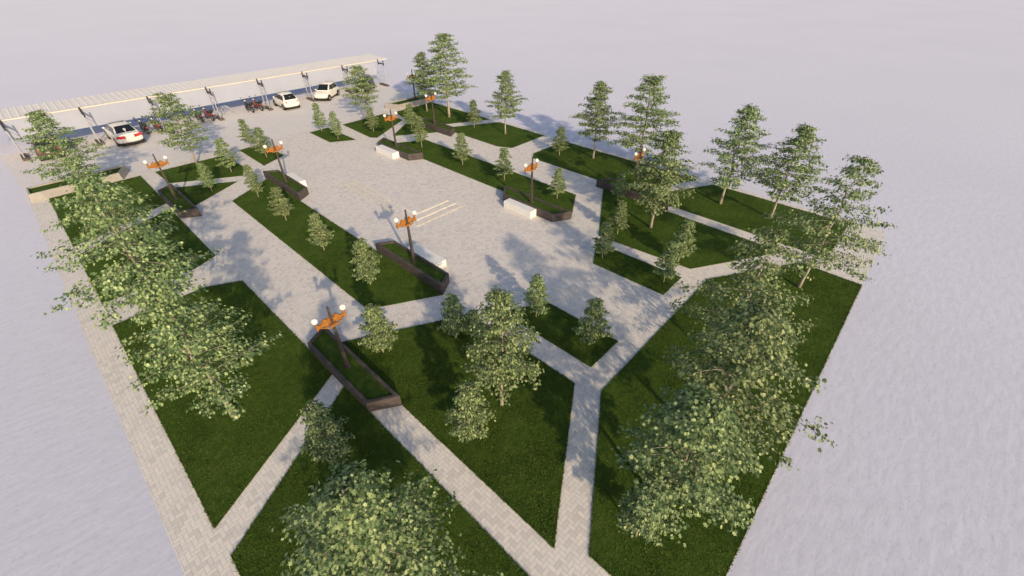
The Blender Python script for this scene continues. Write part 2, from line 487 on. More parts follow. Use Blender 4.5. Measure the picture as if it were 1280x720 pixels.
# ------------------------------------------------------------------ benches
def bench(x0, x1, y0, y1, label):
    cx = (x0+x1)/2; cy = (y0+y1)/2
    b = MB(); b.box(x0-cx,x1-cx,y0-cy,y1-cy,.007,.50)
    o = b.build('stone_bench', M['white_stone'], None, bevel=.03); o.location = (cx,cy,0)
    tag(o, label, 'bench', 'white block benches against the planters')
bench(10.98,11.74,15.75,18.3,'white block bench in shade behind the planter by the steps')
bench(10.98,11.50,31.3,33.4,'white block bench behind the far left plaza planter')
bench(18.93,19.53,15.95,18.35,'white block bench, sunlit, in front of the right-hand plaza planter')
bench(18.95,19.62,31.2,33.7,'white block bench in front of the far right plaza planter')

# ------------------------------------------------------------------ stepped platform in the plaza
def platform():
    t = empty('stepped_platform', (15.4,25.2,0)); tag(t, 'low square paved platform with cream edged steps in the middle of the plaza', 'steps')
    cx, cy = 15.4, 25.2
    for k, (x0,x1,y0,y1) in enumerate([(13.35,17.35,20.5,30.1),(13.75,17.1,21.1,29.9),(14.15,16.95,21.7,29.7)]):
        z0 = .007 + .05*k; z1 = z0 + .05
        b = MB(); b.box(x0-cx,x1-cx,y0-cy,y1-cy, z0 if k == 0 else z0-.01, z1-.004)
        s = b.build('step', M['pavers'], t)
        w = .17
        e = MB()
        e.box(x0-cx+w,x1-cx,y0-cy,y0-cy+w,z1-.02,z1+.004)
        e.build('edge_strip', M['cream_edge'], s)
        e = MB(); e.box(x0-cx,x0-cx+.11,y0-cy+3.2,y1-cy,z1-.02,z1+.002)
        e.build('edge_strip', M['cream_edge'], s)
platform()

# ------------------------------------------------------------------ lamps
def make_lamp():
    t = empty('lamp_post', (0,0,0))
    b = MB()
    rings = []
    for z, w in ((0,.072),(.9,.063),(3.1,.034)):
        rings.append([(-w,-w,z),(w,-w,z),(w,w,z),(-w,w,z)])
    b.loft(rings)
    b.box(-.12,.12,-.12,.12,-.02,.05)
    b.build('pole', M['pole'], t, bevel=.008, fix=True)
    # carved cross arm: tapered beam, scrolls and crests
    a = MB()
    y0, y1 = .06, .15
    lo = [(-.56,-.16),(-.50,-.06),(-.30,-.10),(0,-.12),(.30,-.10),(.50,-.06),(.56,-.16)]
    hi = [(.60,.02),(.52,.14),(.44,.04),(.36,.06),(.30,.17),(.20,.24),(.13,.15),(.07,.17),(0,.30),(-.07,.17),(-.13,.15),(-.20,.24),(-.30,.17),(-.36,.06),(-.44,.04),(-.52,.14),(-.60,.02)]
    pts = lo + hi
    n = len(pts)
    for yy0, yy1 in ((y0,y1),):
        vs = [(x,yy0,2.36+z) for x,z in pts] + [(x,yy1,2.36+z) for x,z in pts]
        a.add(vs, [tuple(range(n)), tuple(range(2*n-1,n-1,-1))] + [((i+1)%n,i,n+i,n+(i+1)%n) for i in range(n)])
    for sx in (-1,1):
        a.torus((sx*.24,.105,2.42),(0,1,0),.085,.035,n=14,m=6)
        a.torus((sx*.42,.105,2.33),(0,1,0),.055,.028,n=12,m=6)
        a.bar((sx*.54,.10,2.36),(sx*.54,.10,2.58),.04,.055,8)
        a.bar((sx*.12,-.13,2.24),(sx*.50,.10,2.34),.03,.03,6)
    a.box(-.13,.13,-.13,.16,2.25,2.33)
    a.build('carved_arm', M['orange'], t, fix=True)
    for sx in (-1,1):
        g_ = MB(); g_.ball((sx*.55,.10,2.69),.120)
        g_.build('globe', M['globe'], t, smooth=True)
    return t

def copy_tree(o, parent=None):
    c = o.copy(); COL.objects.link(c)
    if parent is not None: c.parent = parent
    for ch in list(o.children): copy_tree(ch, c)
    return c

LG = 'twin globe lamp posts around the plaza'
LAMPS = [((4.1,12.8,.45),'twin globe lamp with orange carved arm in the nearest planter'),
 ((10.45,16.9,.45),'twin globe lamp with orange carved arm beside the stepped platform'),
 ((20.1,16.9,.45),'twin globe lamp behind the sunlit bench on the right edge of the plaza'),
 ((26.5,12.85,.45),'twin globe lamp partly hidden by a tree crown on the right-hand lawns'),
 ((10.45,32.2,.45),'twin globe lamp in the far left corner planter of the plaza'),
 ((4.1,34.9,.45),'twin globe lamp in front of the parked white saloon car'),
 ((20.2,32.4,.45),'twin globe lamp in the far right corner planter of the plaza'),
 ((26.5,35.0,.45),'twin globe lamp in front of the thin trunks of the back lawn'),
 ((30.9,43.9,.45),'farthest twin globe lamp, in the pale planter by the parking lot'),
]
lamp0 = make_lamp()
for i, (loc, lab) in enumerate(LAMPS):
    o = lamp0 if i == 0 else copy_tree(lamp0)
    o.location = loc; tag(o, lab, 'street lamp', LG)

# ------------------------------------------------------------------ parking canopy
def canopy():
    t = empty('parking_canopy', (15.7,54.2,0)); tag(t, 'long cream ribbed parking canopy with white fascia sheet on twin steel posts', 'canopy')
    cx, cy = 15.7, 54.2
    b = MB()
    # ribbed sheet, real corrugation along its length
    x = -5.0; pitch = .5; prof = []
    while x < 34.9:
        prof += [(x,0),(x+.18,0),(x+.22,.022),(x+.32,.022),(x+.36,0)]
        x += pitch
    prof.append((34.9,0))
    vs = []; fs = []
    for px, pz in prof:
        vs += [(px-cx,54.95-cy,2.97+pz),(px-cx,58.9-cy,3.02+pz)]
    for i in range(len(prof)-1): fs.append((2*i,2*i+2,2*i+3,2*i+1))
    b.add(vs, fs)
    b.build('roof', M['roof'], t)
    b = MB(); b.box(-5.0-cx,35.0-cx,54.84-cy,54.99-cy,2.84,2.96); b.build('front_beam', M['beam'], t)
    b = MB(); b.box(-5.0-cx,35.0-cx,58.78-cy,58.90-cy,2.88,2.99); b.build('rear_beam', M['beam'], t)
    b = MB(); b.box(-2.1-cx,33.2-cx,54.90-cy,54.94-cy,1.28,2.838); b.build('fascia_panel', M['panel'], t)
    for i in range(8):
        ux = -2.0 + 5.07*i - cx
        f = MB()
        for vy in (53.55,54.72):
            f.bar((ux,vy-cy,.1),(ux,vy-cy,2.45),.042,.042,8)
        for z in (.65,1.15,1.65,2.15):
            f.bar((ux,53.55-cy,z),(ux,54.72-cy,z),.022,.022,6)
        fr = f.build('support_frame', M['steel'], t)
        d = MB()
        for vy in (53.55,54.72):
            d.bar((ux,vy-cy,2.40),(ux,vy-cy,3.02),.060,.060,8)
        d.box(ux-.05,ux+.05,53.5-cy,54.78-cy,2.55,2.68)
        d.build('top_bracket', M['darksteel'], fr)
        k = MB()
        k.prism([(ux-.20,53.2-cy),(ux+.20,53.2-cy),(ux+.20,55.0-cy),(ux-.20,55.0-cy)], .008, .2)
        k.build('footing', M['footing'], fr, bevel=.03)
canopy()

# ------------------------------------------------------------------ vehicles
def wheel(parent, x, y, r, w):
    """axle along y"""
    s = 1 if y > 0 else -1
    t = MB()
    prof = [(r*.66,-w/2),(r*.92,-w/2),(r,-w*.36),(r,w*.36),(r*.92,w/2),(r*.66,w/2)]
    n = 24; vs = []; k = len(prof)
    for i in range(n):
        a = 2*PI*i/n
        for rr, yy in prof: vs.append((x+rr*math.cos(a), y+yy, r+rr*math.sin(a)))
    fs = [(i*k+j, i*k+(j+1)%k, ((i+1)%n)*k+(j+1)%k, ((i+1)%n)*k+j) for i in range(n) for j in range(k)]
    t.add(vs, fs)
    wh = t.build('wheel', M['rubber'], parent, smooth=False, fix=True)
    m = MB(); yo = y + s*w*.40
    for q in range(5):
        a = 2*PI*q/5 + .3
        m.bar((x+r*.1*math.cos(a),yo,r+r*.1*math.sin(a)),(x+r*.62*math.cos(a),yo,r+r*.62*math.sin(a)),r*.13,r*.09,6)
    m.torus((x,yo,r),(0,1,0),r*.62,r*.06,n=24,m=6)
    m.bar((x,yo-.03*s,r),(x,yo+.02*s,r),r*.17,r*.15,10)
    m.build('rim', M['alloy'], wh)

def car(name, label, L, W, body, cabin, paint, wheels, wr, rear_lights, front_lights, loc, rz, cat='car', plates=True, wiper=False):
    """x forward, y left. body: list of (x, half width low, half width belt, z bottom, z shoulder, z top);
    cabin: dict of x positions and heights"""
    t = empty(name, loc, rz); tag(t, label, cat, 'cars parked along the canopy')
    b = MB(); rings = []
    for x, wl, wb, zb, zs, zt in body:
        rings.append([(x,-wl,zb),(x,-wb,zb+.16),(x,-wb,zs-.05),(x,-wb*.965,zs+.03),(x,-wb*.80,zt-.012),(x,-wb*.4,zt+.012),(x,0,zt+.018),(x,wb*.4,zt+.012),(x,wb*.80,zt-.012),(x,wb*.965,zs+.03),(x,wb,zs-.05),(x,wb,zb+.16),(x,wl,zb)])
    b.loft(rings)
    ob = b.build('body', paint, t, smooth=True, fix=True)
    md = ob.modifiers.new('Subdivision','SUBSURF'); md.levels = 1; md.render_levels = 2
    # wheel wells and dark sill
    s = MB()
    for wx in wheels:
        for sy in (-1,1):
            s.bar((wx,sy*(W/2-.24),wr),(wx,sy*(W/2+.004),wr),wr*1.14,wr*1.14,24)
    s.box(body[0][0]+.12,body[-1][0]-.12,-W/2+.10,W/2-.10,.17,.34)
    s.build('wheel_arches', M['trim'], t)
    # greenhouse
    c = cabin
    xr0,xr1,xf1,xf0 = c['x']      # rear base, rear top, front top, front base
    zb, zt = c['z']; wb, wt = c['w']
    N = 7
    g_ = MB(); rings = []
    def sec(x, z, w0, w1):
        return [(x,-w0,zb-.03),(x,-w1,z-.05),(x,-w1*.88,z),(x,0,z+.025),(x,w1*.88,z),(x,w1,z-.05),(x,w0,zb-.03)]
    def wat(z): k = (z-zb)/(zt-zb); return wb+(wt-wb)*k
    rings.append(sec(xr0, zb+.03, wb, wb))
    rings.append(sec(xr0+(xr1-xr0)*.5, zb+(zt-zb)*.56, wb, wat(zb+(zt-zb)*.52)))
    rings.append(sec(xr1, zt-.03, wb, wt))
    rings.append(sec((xr1+xf1)/2, zt, wb, wt))
    rings.append(sec(xf1, zt-.04, wb, wt))
    rings.append(sec(xf1+(xf0-xf1)*.5, zb+(zt-zb)*.5, wb, wat(zb+(zt-zb)*.48)))
    rings.append(sec(xf0, zb+.02, wb, wb))
    g_.loft(rings)
    rf = g_.build('roof', paint, t, smooth=True, fix=True)
    e = .018
    def slab(name, quad, nrm):
        q = MB(); nv = Vector(nrm).normalized()*e
        A = [Vector(p)+nv for p in quad]; B = [Vector(p)-nv*3 for p in quad]
        n = len(A)
        q.add(A+B, [tuple(range(n)), tuple(range(2*n-1,n-1,-1))]+[((i+1)%n,i,n+i,n+(i+1)%n) for i in range(n)])
        return q.build(name, M['glass'], t, fix=True)
    # rear and front screens follow the sloped ends of the cabin
    def screen(name, xa, xb, za, zb_, sgn):
        wa = wat(za)*.86; wb2 = wat(zb_)*.84
        quad = [(xa,-wa,za),(xa,wa,za),(xb,wb2,zb_),(xb,-wb2,zb_)]
        nrm = (sgn*(zb_-za), 0, abs(xb-xa))
        slab(name, quad, nrm)
    dz = zt-zb
    fr = lambda k: xr0+(xr1-xr0)*k
    ff = lambda k: xf0+(xf1-xf0)*k
    screen('rear_window', fr(.10), fr(.90), zb+.10*dz+.035, zb+.90*dz+.025, -1)
    screen('windscreen', ff(.08), ff(.92), zb+.08*dz+.03, zb+.90*dz+.022, 1)
    for sy in (-1,1):
        z0 = zb+.06; z1 = zb+.80*dz
        y0_, y1_ = wat(z0)*1.0, wat(z1)*1.0
        xs0 = fr((z0-zb)/dz)+.16; xs1 = fr((z1-zb)/dz)+.14
        xe0 = ff((z0-zb)/dz)-.18; xe1 = ff((z1-zb)/dz)-.14
        for (fa, fb) in ((0,.44),(.49,1)):
            quad = [(xs0+(xe0-xs0)*fa,sy*y0_,z0),(xs0+(xe0-xs0)*fb,sy*y0_,z0),(xs1+(xe1-xs1)*fb,sy*y1_,z1),(xs1+(xe1-xs1)*fa,sy*y1_,z1)]
            slab('side_window', quad, (0,sy,.3))
        m = MB(); m.ball((xf0-.28,sy*(wb+.13),zb+.08),.10,12,8,sz=.75); m.bar((xf0-.28,sy*(wb-.03),zb+.02),(xf0-.28,sy*(wb+.08),zb+.06),.03,.03,6)
        m.build('door_mirror', paint, t, smooth=True)
    for wx in wheels:
        for sy in (-1,1): wheel(t, wx, sy*(W/2-.095), wr, .205)
    for quadset, nm, mt, sg in ((rear_lights,'tail_light',M['red_lens'],-1),(front_lights,'headlight',M['clear_lens'],1)):
        for sy in (-1,1):
            x, ya, yb, za, zb_, dx = quadset
            q = MB()
            P0 = [(x,sy*ya,za),(x-sg*dx,sy*yb,za+.02),(x-sg*dx,sy*yb,zb_+.02),(x,sy*ya,zb_)]
            P1 = [(p[0]-sg*.12,p[1]*.98,p[2]) for p in P0]
            q.add(P0+P1, [(0,1,2,3),(7,6,5,4),(1,0,4,5),(2,1,5,6),(3,2,6,7),(0,3,7,4)])
            q.build(nm, mt, t, fix=True)
    x0 = body[0][0]; x1 = body[-1][0]
    q = MB(); q.box(x0-.035,x0+.20,-W/2+.16,W/2-.16,.20,.31); q.build('rear_bumper', M['trim'], t, bevel=.03)
    q = MB(); q.box(x1-.20,x1+.03,-W/2+.20,W/2-.20,.19,.36); q.build('front_bumper', M['trim'], t, bevel=.03)
    if plates:
        q = MB(); q.box(x0-.035,x0-.005,-.25,.25,.62,.73); q.build('number_plate', M['plate'], t)
        q = MB(); q.box(x1+.005,x1+.035,-.25,.25,.42,.53); q.build('number_plate', M['plate'], t)
    return t

def saloon(label, paint, loc, rz):
    W = 1.86
    body = [(-2.36,.66,.78,.36,.78,.97),(-2.24,.78,.88,.27,.80,1.02),(-1.75,.84,.925,.20,.83,1.03),(-1.1,.86,.93,.18,.84,.97),(0,.86,.93,.18,.83,.93),(1.0,.86,.93,.18,.80,.93),(1.75,.84,.915,.20,.74,.86),(2.18,.78,.86,.24,.66,.76),(2.36,.62,.72,.32,.56,.64)]
    cab = dict(x=(-1.92,-.98,.35,1.22), z=(.95,1.43), w=(.80,.60))
    t = car('saloon_car', label, 4.72, W, body, cab, paint, (-1.40,1.42), .335, (-2.42,.30,.88,.70,.90,.14), (2.35,.46,.80,.58,.69,.26), loc, rz); t.scale = (1.09,)*3
def hatch(label, paint, loc, rz):
    W = 1.66
    body = [(-1.78,.60,.70,.34,.74,.90),(-1.70,.70,.79,.26,.80,.97),(-1.30,.76,.825,.20,.84,.98),(-.6,.77,.83,.18,.84,.95),(.3,.77,.83,.18,.83,.94),(.9,.76,.825,.18,.80,.95),(1.35,.72,.79,.22,.74,.86),(1.66,.64,.71,.28,.62,.74),(1.78,.50,.60,.34,.52,.60)]
    cab = dict(x=(-1.70,-1.22,.10,.92), z=(.93,1.50), w=(.745,.56))
    t = car('hatchback_car', label, 3.55, W, body, cab, paint, (-1.16,1.14), .30, (-1.80,.52,.70,.70,.88,.10), (1.74,.40,.64,.58,.74,.20), loc, rz); t.scale = (1.05,)*3

saloon('white saloon car seen from behind, parked by the leafy left corner', M['car_white'], (4.95,53.4,.006), R(92))
hatch('dark brown car mostly hidden behind the far left tree', M['car_brown'], (-.35,53.6,.006), R(91))
hatch('small cream hatchback showing its tail, beside two scooters', M['car_cream'], (20.15,53.5,.006), R(88))
hatch('small white hatchback facing the plaza at an angle', M['car_cream'], (25.2,53.7,.006), R(218))
hatch('dark grey hatchback behind the tree at the far right end of the canopy', M['car_dark'], (30.3,53.5,.006), R(225))

def scooter(label, paint, loc, rz, cat='motorcycle'):
    t = empty('motor_scooter', (loc[0],loc[1]-.25,loc[2]), rz); t.scale = (1.1,1.1,1.1); tag(t, label, cat, 'scooters parked under the canopy')
    def mwheel(x):
        w = MB(); w.torus((x,0,.27),(0,1,0),.215,.055,n=22,m=8)
        o = w.build('wheel', M['rubber'], t, smooth=True)
        r = MB()
        r.torus((x,0,.27),(0,1,0),.155,.016,n=20,m=6); r.bar((x,-.07,.27),(x,.07,.27),.035,.035,8)
        for q in range(6):
            a = 2*PI*q/6; r.bar((x,0,.27),(x+.155*math.cos(a),0,.27+.155*math.sin(a)),.014,.014,5)
        r.build('rim', M['alloy'], o)
    mwheel(-.62); mwheel(.62)
    b = MB()
    ring = lambda x, w, z0, z1: [(x,-w,z0),(x,-w*1.0,(z0+z1)/2),(x,-w*.6,z1),(x,w*.6,z1),(x,w,(z0+z1)/2),(x,w,z0)]
    b.loft([ring(-.92,.05,.62,.72),ring(-.72,.14,.45,.76),ring(-.35,.17,.30,.74),(ring(-.08,.16,.22,.52)),ring(.12,.15,.20,.36),ring(.34,.15,.22,.42),ring(.42,.17,.30,.80),ring(.52,.12,.40,.98),ring(.58,.05,.5,1.0)])
    b.build('body', paint, t, smooth=True, fix=True)
    s = MB(); s.loft([ring(-.86,.08,.735,.80),ring(-.6,.145,.75,.86),ring(-.3,.15,.74,.84),ring(-.05,.11,.70,.80)])
    s.build('seat', M['seat'], t, smooth=True, fix=True)
    f = MB(); f.loft([ring(.40,.05,.44,.50),ring(.62,.07,.545,.60),ring(.84,.05,.42,.47)]); f.build('front_fender', paint, t, smooth=True, fix=True)
    f = MB(); f.bar((.66,.075,.27),(.47,.075,.95),.022,.028,8); f.bar((.66,-.075,.27),(.47,-.075,.95),.022,.028,8); f.build('fork', M['chrome'], t)
    h = MB(); h.tube([(.34,-.36,1.03),(.44,-.18,1.06),(.47,0,1.02),(.44,.18,1.06),(.34,.36,1.03)],[.02]*5,8)
    hb = h.build('handlebar', M['trim'], t)
    for sy in (-1,1):
        m = MB(); m.bar((.42,sy*.22,1.06),(.40,sy*.30,1.24),.009,.009,5); m.ball((.40,sy*.31,1.27),.055,10,6); m.build('mirror', M['trim'], hb, smooth=True)
    m = MB(); m.ball((.55,0,.93),.085,12,8); m.build('headlight', M['clear_lens'], t, smooth=True)
    m = MB(); m.box(-.96,-.90,-.07,.07,.60,.68); m.build('tail_light', M['red_lens'], t, bevel=.01)
    m = MB(); m.bar((-.30,-.20,.27),(-.88,-.22,.36),.045,.055,10); m.build('exhaust', M['chrome'], t)
    m = MB(); m.bar((-.05,.12,.26),(-.16,.30,.012),.016,.016,6); m.build('kickstand', M['darksteel'], t)
    m = MB(); m.loft([ring(-.98,.11,.80,.86),ring(-.90,.16,.82,1.02),ring(-.72,.15,.80,1.0)]); m.build('top_box', M['trim'], t, smooth=False, fix=True)
    return t
scooter('black scooter right next to the white saloon car', M['moto_black'], (6.75,54.55,.006), R(93))
scooter('brown scooter between the black scooter and a canopy post', M['moto_brown'], (7.75,54.5,.006), R(95))
scooter('dark scooter half behind the parking lot tree', M['moto_black'], (11.55,54.85,.006), R(92))
scooter('red scooter beside the dark one behind the parking lot tree', M['moto_red'], (12.45,54.75,.006), R(97))
scooter('black scooter of the pair left of the cream hatchback', M['moto_black'], (16.5,54.75,.006), R(93))
scooter('red scooter of the pair left of the cream hatchback', M['moto_red'], (17.4,54.7,.006), R(96))

r = MB()
for k in range(3):
    y = k*.45
    r.tube([(-.45+.0,y,.0),(-.45,y,.62),(-.36,y,.72),(.36,y,.72),(.45,y,.62),(.45,y,.0)],[.025]*6,8)
r.box(-.55,.55,-.1,-.02,0,.03); r.box(-.55,.55,.92,1.0,0,.03)
rk = r.build('bicycle_rack', M['steel']); rk.location = (14.4,55.0,.007); tag(rk, 'low steel bicycle rack hoops under the canopy', 'bike rack')

# ------------------------------------------------------------------ trees
def leaf_shape(kind):
    # outline in leaf plane, stem at origin, tip along +x
    if kind == 'maple':
        return [(0,0,0),(.18,-.34,-.02),(.40,-.20,.0),(.62,-.42,-.06),(.66,-.12,.03),(1.0,0,-.06),(.66,.12,.03),(.62,.42,-.06),(.40,.20,.0),(.18,.34,-.02)]
    return [(0,0,0),(.35,-.30,.03),(.75,-.20,.03),(1.0,0,-.05),(.75,.20,.03),(.35,.30,.03)]

def make_tree_meshes(name, seed, H, rad, bare, nl, leaf, size, prof, rise, tw_len, per_node, trunk_r, tnode=5, spread=.16, gap=.0, leanx=.0):
    rnd = random.Random(seed)
    U = rnd.uniform
    tr = MB(); V = []; F = []
    shape = leaf_shape(leaf); ns = len(shape)
    def put_leaf(p, s):
        az = math.atan2(p[1], p[0]) + rnd.gauss(0,.75); tilt = rnd.gauss(.78,.36); roll = rnd.gauss(0,.40)
        ca, sa = math.cos(az), math.sin(az); ct, st = math.cos(tilt), math.sin(tilt); cr, sr = math.cos(roll), math.sin(roll)
        b = len(V)
        for x, y, z in shape:
            x *= s; y *= s; z *= s
            y2 = y*cr - z*sr; z2 = y*sr + z*cr
            x2 = x*ct - z2*st*-1; z3 = -x*st + z2*ct
            V.append((p[0]+x2*ca-y2*sa, p[1]+x2*sa+y2*ca, p[2]+z3))
        F.append(tuple(range(b, b+ns)))
    # trunk
    wob = [Vector((rnd.gauss(0,.02)*H*.5, rnd.gauss(0,.02)*H*.5, 0)) for _ in range(9)]
    wob[0] = Vector((0,0,0))
    def trunk_at(z):
        k = z/H*8; i = min(7, int(k)); f = k-i
        q = wob[i].lerp(wob[i+1], f) * (min(1, z/H*2))
        return Vector((q.x + leanx*z, q.y, z))
    K = 14
    tr.tube([trunk_at(H*.985*i/K) - (Vector((0,0,.05)) if i == 0 else Vector((0,0,0))) for i in range(K+1)],
            [trunk_r*(1.35 if i == 0 else 1)*(1-.93*(i/K)**.9)+.004 for i in range(K+1)], 8)
    ga = U(0, 6.28)
    for i in range(nl):
        t = (i+.5)/nl
        z = H*(bare + (1-bare)*.97*t)
        ga += 2.39996 + rnd.gauss(0,.25)
        Ln = rad*prof(t)*U(.68,1.12)
        if rnd.random() < gap: Ln *= .45
        if Ln < .12: Ln = .12
        b0 = trunk_at(z)
        d = Vector((math.cos(ga), math.sin(ga), 0)); side = Vector((-d.y,d.x,0))
        up = rise*(.45+.8*t) + rnd.gauss(0,.10)
        pts = []; bend = rnd.gauss(0,.16)
        for k in range(7):
            s = k/6
            pts.append(b0 + d*Ln*s + side*(bend*Ln*s*s) + Vector((0,0,up*Ln*(s-.45*s*s))))
        r0 = max(.010, trunk_r*(1-.85*z/H)*.42)
        tr.tube(pts, [r0*(1-.85*k/6) for k in range(7)], 5)
        nt = max(3, int(Ln/ (tw_len*.40)))
        for q in range(nt):
            s = .14 + .86*(q+U(0,.9))/nt
            s = min(s,1)
            kk = s*6; a = min(5,int(kk)); P0 = pts[a].lerp(pts[a+1], kk-a)
            sd = 1 if q % 2 else -1
            tl = tw_len*(1.15-.55*s)*U(.6,1.2)*min(1, .4+Ln/rad)
            dirv = (d*U(.35,.9) + side*sd*U(.5,1.0) + Vector((0,0,U(-.12,.30)))).normalized()
            if q == nt-1: dirv = (d + Vector((0,0,U(-.1,.15)))).normalized()
            P1 = P0 + dirv*tl
            if size > .12: tr.tube([P0, P0.lerp(P1,.5)+Vector((0,0,.02)), P1], [r0*.32,r0*.22,.004], 4)
            for m in range(tnode):
                f = .25 + .75*(m+.6)/tnode
                c = P0.lerp(P1, f)
                for _ in range(per_node):
                    put_leaf((c.x+rnd.gauss(0,spread), c.y+rnd.gauss(0,spread), c.z+rnd.gauss(0,spread*.42)), size*U(.62,1.25))
    top = trunk_at(H*.97)
    for _ in range(per_node*8):
        put_leaf((top.x+rnd.gauss(0,spread*.8), top.y+rnd.gauss(0,spread*.8), top.z+rnd.gauss(-.1,spread)), size*U(.6,1.0))
    tm = tr.mesh(name+'_trunk', M['bark'], True)
    cm = bpy.data.meshes.new(name+'_crown'); cm.from_pydata(V, [], F); cm.materials.append(M['leaf'] if size > .12 else M['leaf_s'])
    cm.update()
    return tm, cm

def p_broad(t):  return (min(1.0, .72+1.9*t) if t < .15 else (1.02-.92*((t-.15)/.85)**1.15))
def p_narrow(t): return (min(1.0, .62+2.0*t) if t < .2 else (1.0-.88*((t-.2)/.8)**1.25))
def p_vase(t):   return (.75+.6*t if t < .35 else (.96-.80*((t-.35)/.65)**1.3))
def p_sap(t):    return (.62+2.2*t if t < .17 else (1.0-.84*((t-.17)/.83)**1.2))

PROTO = {
 # seed, height, radius, bare trunk share, limbs, leaf, leaf size, outline, rise, twig length, leaves per node, trunk radius
 'broad_a': make_tree_meshes('broad_a', 11, 6.5, 1.95, .25, 54, 'maple', .108, p_broad, .50, .58, 9, .075, 4, .105, .18),
 'broad_b': make_tree_meshes('broad_b', 23, 6.5, 1.95, .24, 52, 'maple', .108, p_broad, .46, .60, 9, .080, 4, .105, .22),
 'dense':   make_tree_meshes('dense',   91, 6.5, 1.95, .20, 60, 'maple', .100, p_broad, .42, .60, 12, .080, 4, .110, .26),
 'airy':    make_tree_meshes('airy',    37, 6.5, 2.60, .22, 42, 'maple', .118, p_broad, .26, .70, 8, .075, 4, .13, .20),
 'narrow_a':make_tree_meshes('narrow_a',41, 6.0, 1.45, .27, 58, 'maple', .110, p_narrow, .66, .50, 8, .070, 4, .10, .12),
 'narrow_b':make_tree_meshes('narrow_b',59, 6.0, 1.40, .26, 56, 'maple', .110, p_narrow, .72, .48, 8, .065, 4, .10, .14),
 'vase':    make_tree_meshes('vase',    67, 5.3, 1.50, .24, 44, 'maple', .108, p_vase,  .90, .50, 8, .060, 4, .10, .12),
 'sap_a':   make_tree_meshes('sap_a', 3, 2.5, .60, .19, 44, 'oval', .076, p_sap, .34, .24, 11, .024, 3, .042, .06),
 'sap_b':   make_tree_meshes('sap_b', 7, 2.5, .62, .19, 42, 'oval', .076, p_sap, .38, .24, 11, .024, 3, .042, .10),
 'sap_c':   make_tree_meshes('sap_c', 9, 2.5, .57, .21, 44, 'oval', .074, p_sap, .30, .23, 11, .024, 3, .042, .06),
}
PH = {'broad_a':6.5,'broad_b':6.5,'airy':6.5,'dense':6.5,'narrow_a':6.0,'narrow_b':6.0,'vase':5.3,'sap_a':2.5,'sap_b':2.5,'sap_c':2.5}

def plant(kind, name, loc, h, rz, label, group, cat, wide=1.0, lean=0.0, lean_dir=0.0):
    s = h/PH[kind]
    t = empty(name, (loc[0],loc[1],LAWN_Z), rz)
    t.scale = (s*wide, s*wide, s)
    if lean: t.rotation_euler = (lean*math.cos(lean_dir), lean*math.sin(lean_dir), rz)
    tag(t, label, cat, group)
    a = bpy.data.objects.new('trunk', PROTO[kind][0]); link(a, t)
    c = bpy.data.objects.new('crown', PROTO[kind][1]); link(c, t)
    return t

TG = 'tall broadleaf trees on the lawns'
TREES = [
 ('broad_a',(29.9,36.8),7.8,40,'tallest tree at the back, with a long bough reaching right', 1.45),
 ('narrow_b',(29.7,40.3),5.8,80,'slim tree tucked left of the tallest back tree', 1.15),
 ('narrow_a',(30.0,28.7),5.55,10,'lone slim tree with a straight trunk on the back lawn, right of the tallest tree', 1.2),
 ('narrow_a',(30.5,19.0),6.0,200,'slim tree left of the tall tree over the half-hidden lamp', 1.2),
 ('broad_b',(30.9,15.1),6.95,150,'tall full tree on the right edge, rising behind the half-hidden lamp', 1.4),
 ('narrow_b',(23.2,9.7),6.0,300,'tree with pale leaning trunk in front of the half-hidden planter', 1.3),
 ('broad_a',(29.4,7.8),6.5,210,'open crowned tree with bare pale trunk on the far right lawn', 1.2),
 ('narrow_b',(29.6,4.6),5.9,120,'tree directly right of the open crowned tree', 1.3),
 ('airy',(22.8,1.1),6.9,20,'rightmost tree, its boughs reaching over the pale outer ground', .95),
 ('airy',(14.9,2.0),6.4,100,'third tree up the right lawn row, overlapping the narrow path', 1.02),
 ('broad_b',(10.7,.95),6.5,250,'big leafy tree in the middle of the right lawn row', 1.2),
 ('narrow_a',(7.75,.95),5.3,60,'lowest big tree of the right lawn row, above a round sapling', 1.32),
 ('broad_a',(.1,14.1),6.3,290,'leafy tree at lower left with bare trunk base and dark trunk shadow', 1.08),
 ('airy',(.2,22.2),7.0,30,'sparse wide tree on the left with branches showing, spread over the outer path', 1.2),
 ('broad_b',(.5,29.3),5.0,330,'tree on the left lawn between the sparse wide tree and the pale planter', 1.1),
 ('broad_a',(.3,41.2),5.8,170,'far left corner tree hiding the dark brown car', 1.3),
 ('vase',(7.4,42.1),5.4,0,'thin trunked tree at the parking lot beside the white saloon car', 1.25),
 ('vase',(23.5,42.4),5.15,130,'pale upswept tree in front of the dark grey hatchback', 1.2),
 ('narrow_a',(7.2,7.2),5.45,80,'tree in the middle of the central front lawn', 1.0),
 ('dense',(.78,4.95),5.8,15,'big dense tree at the bottom edge of the picture', 1.22),
]
for kind, loc, h, rz, lab, wide in TREES:
    plant(kind, 'broadleaf_tree', loc, h, R(rz), lab, TG, 'tree', wide)

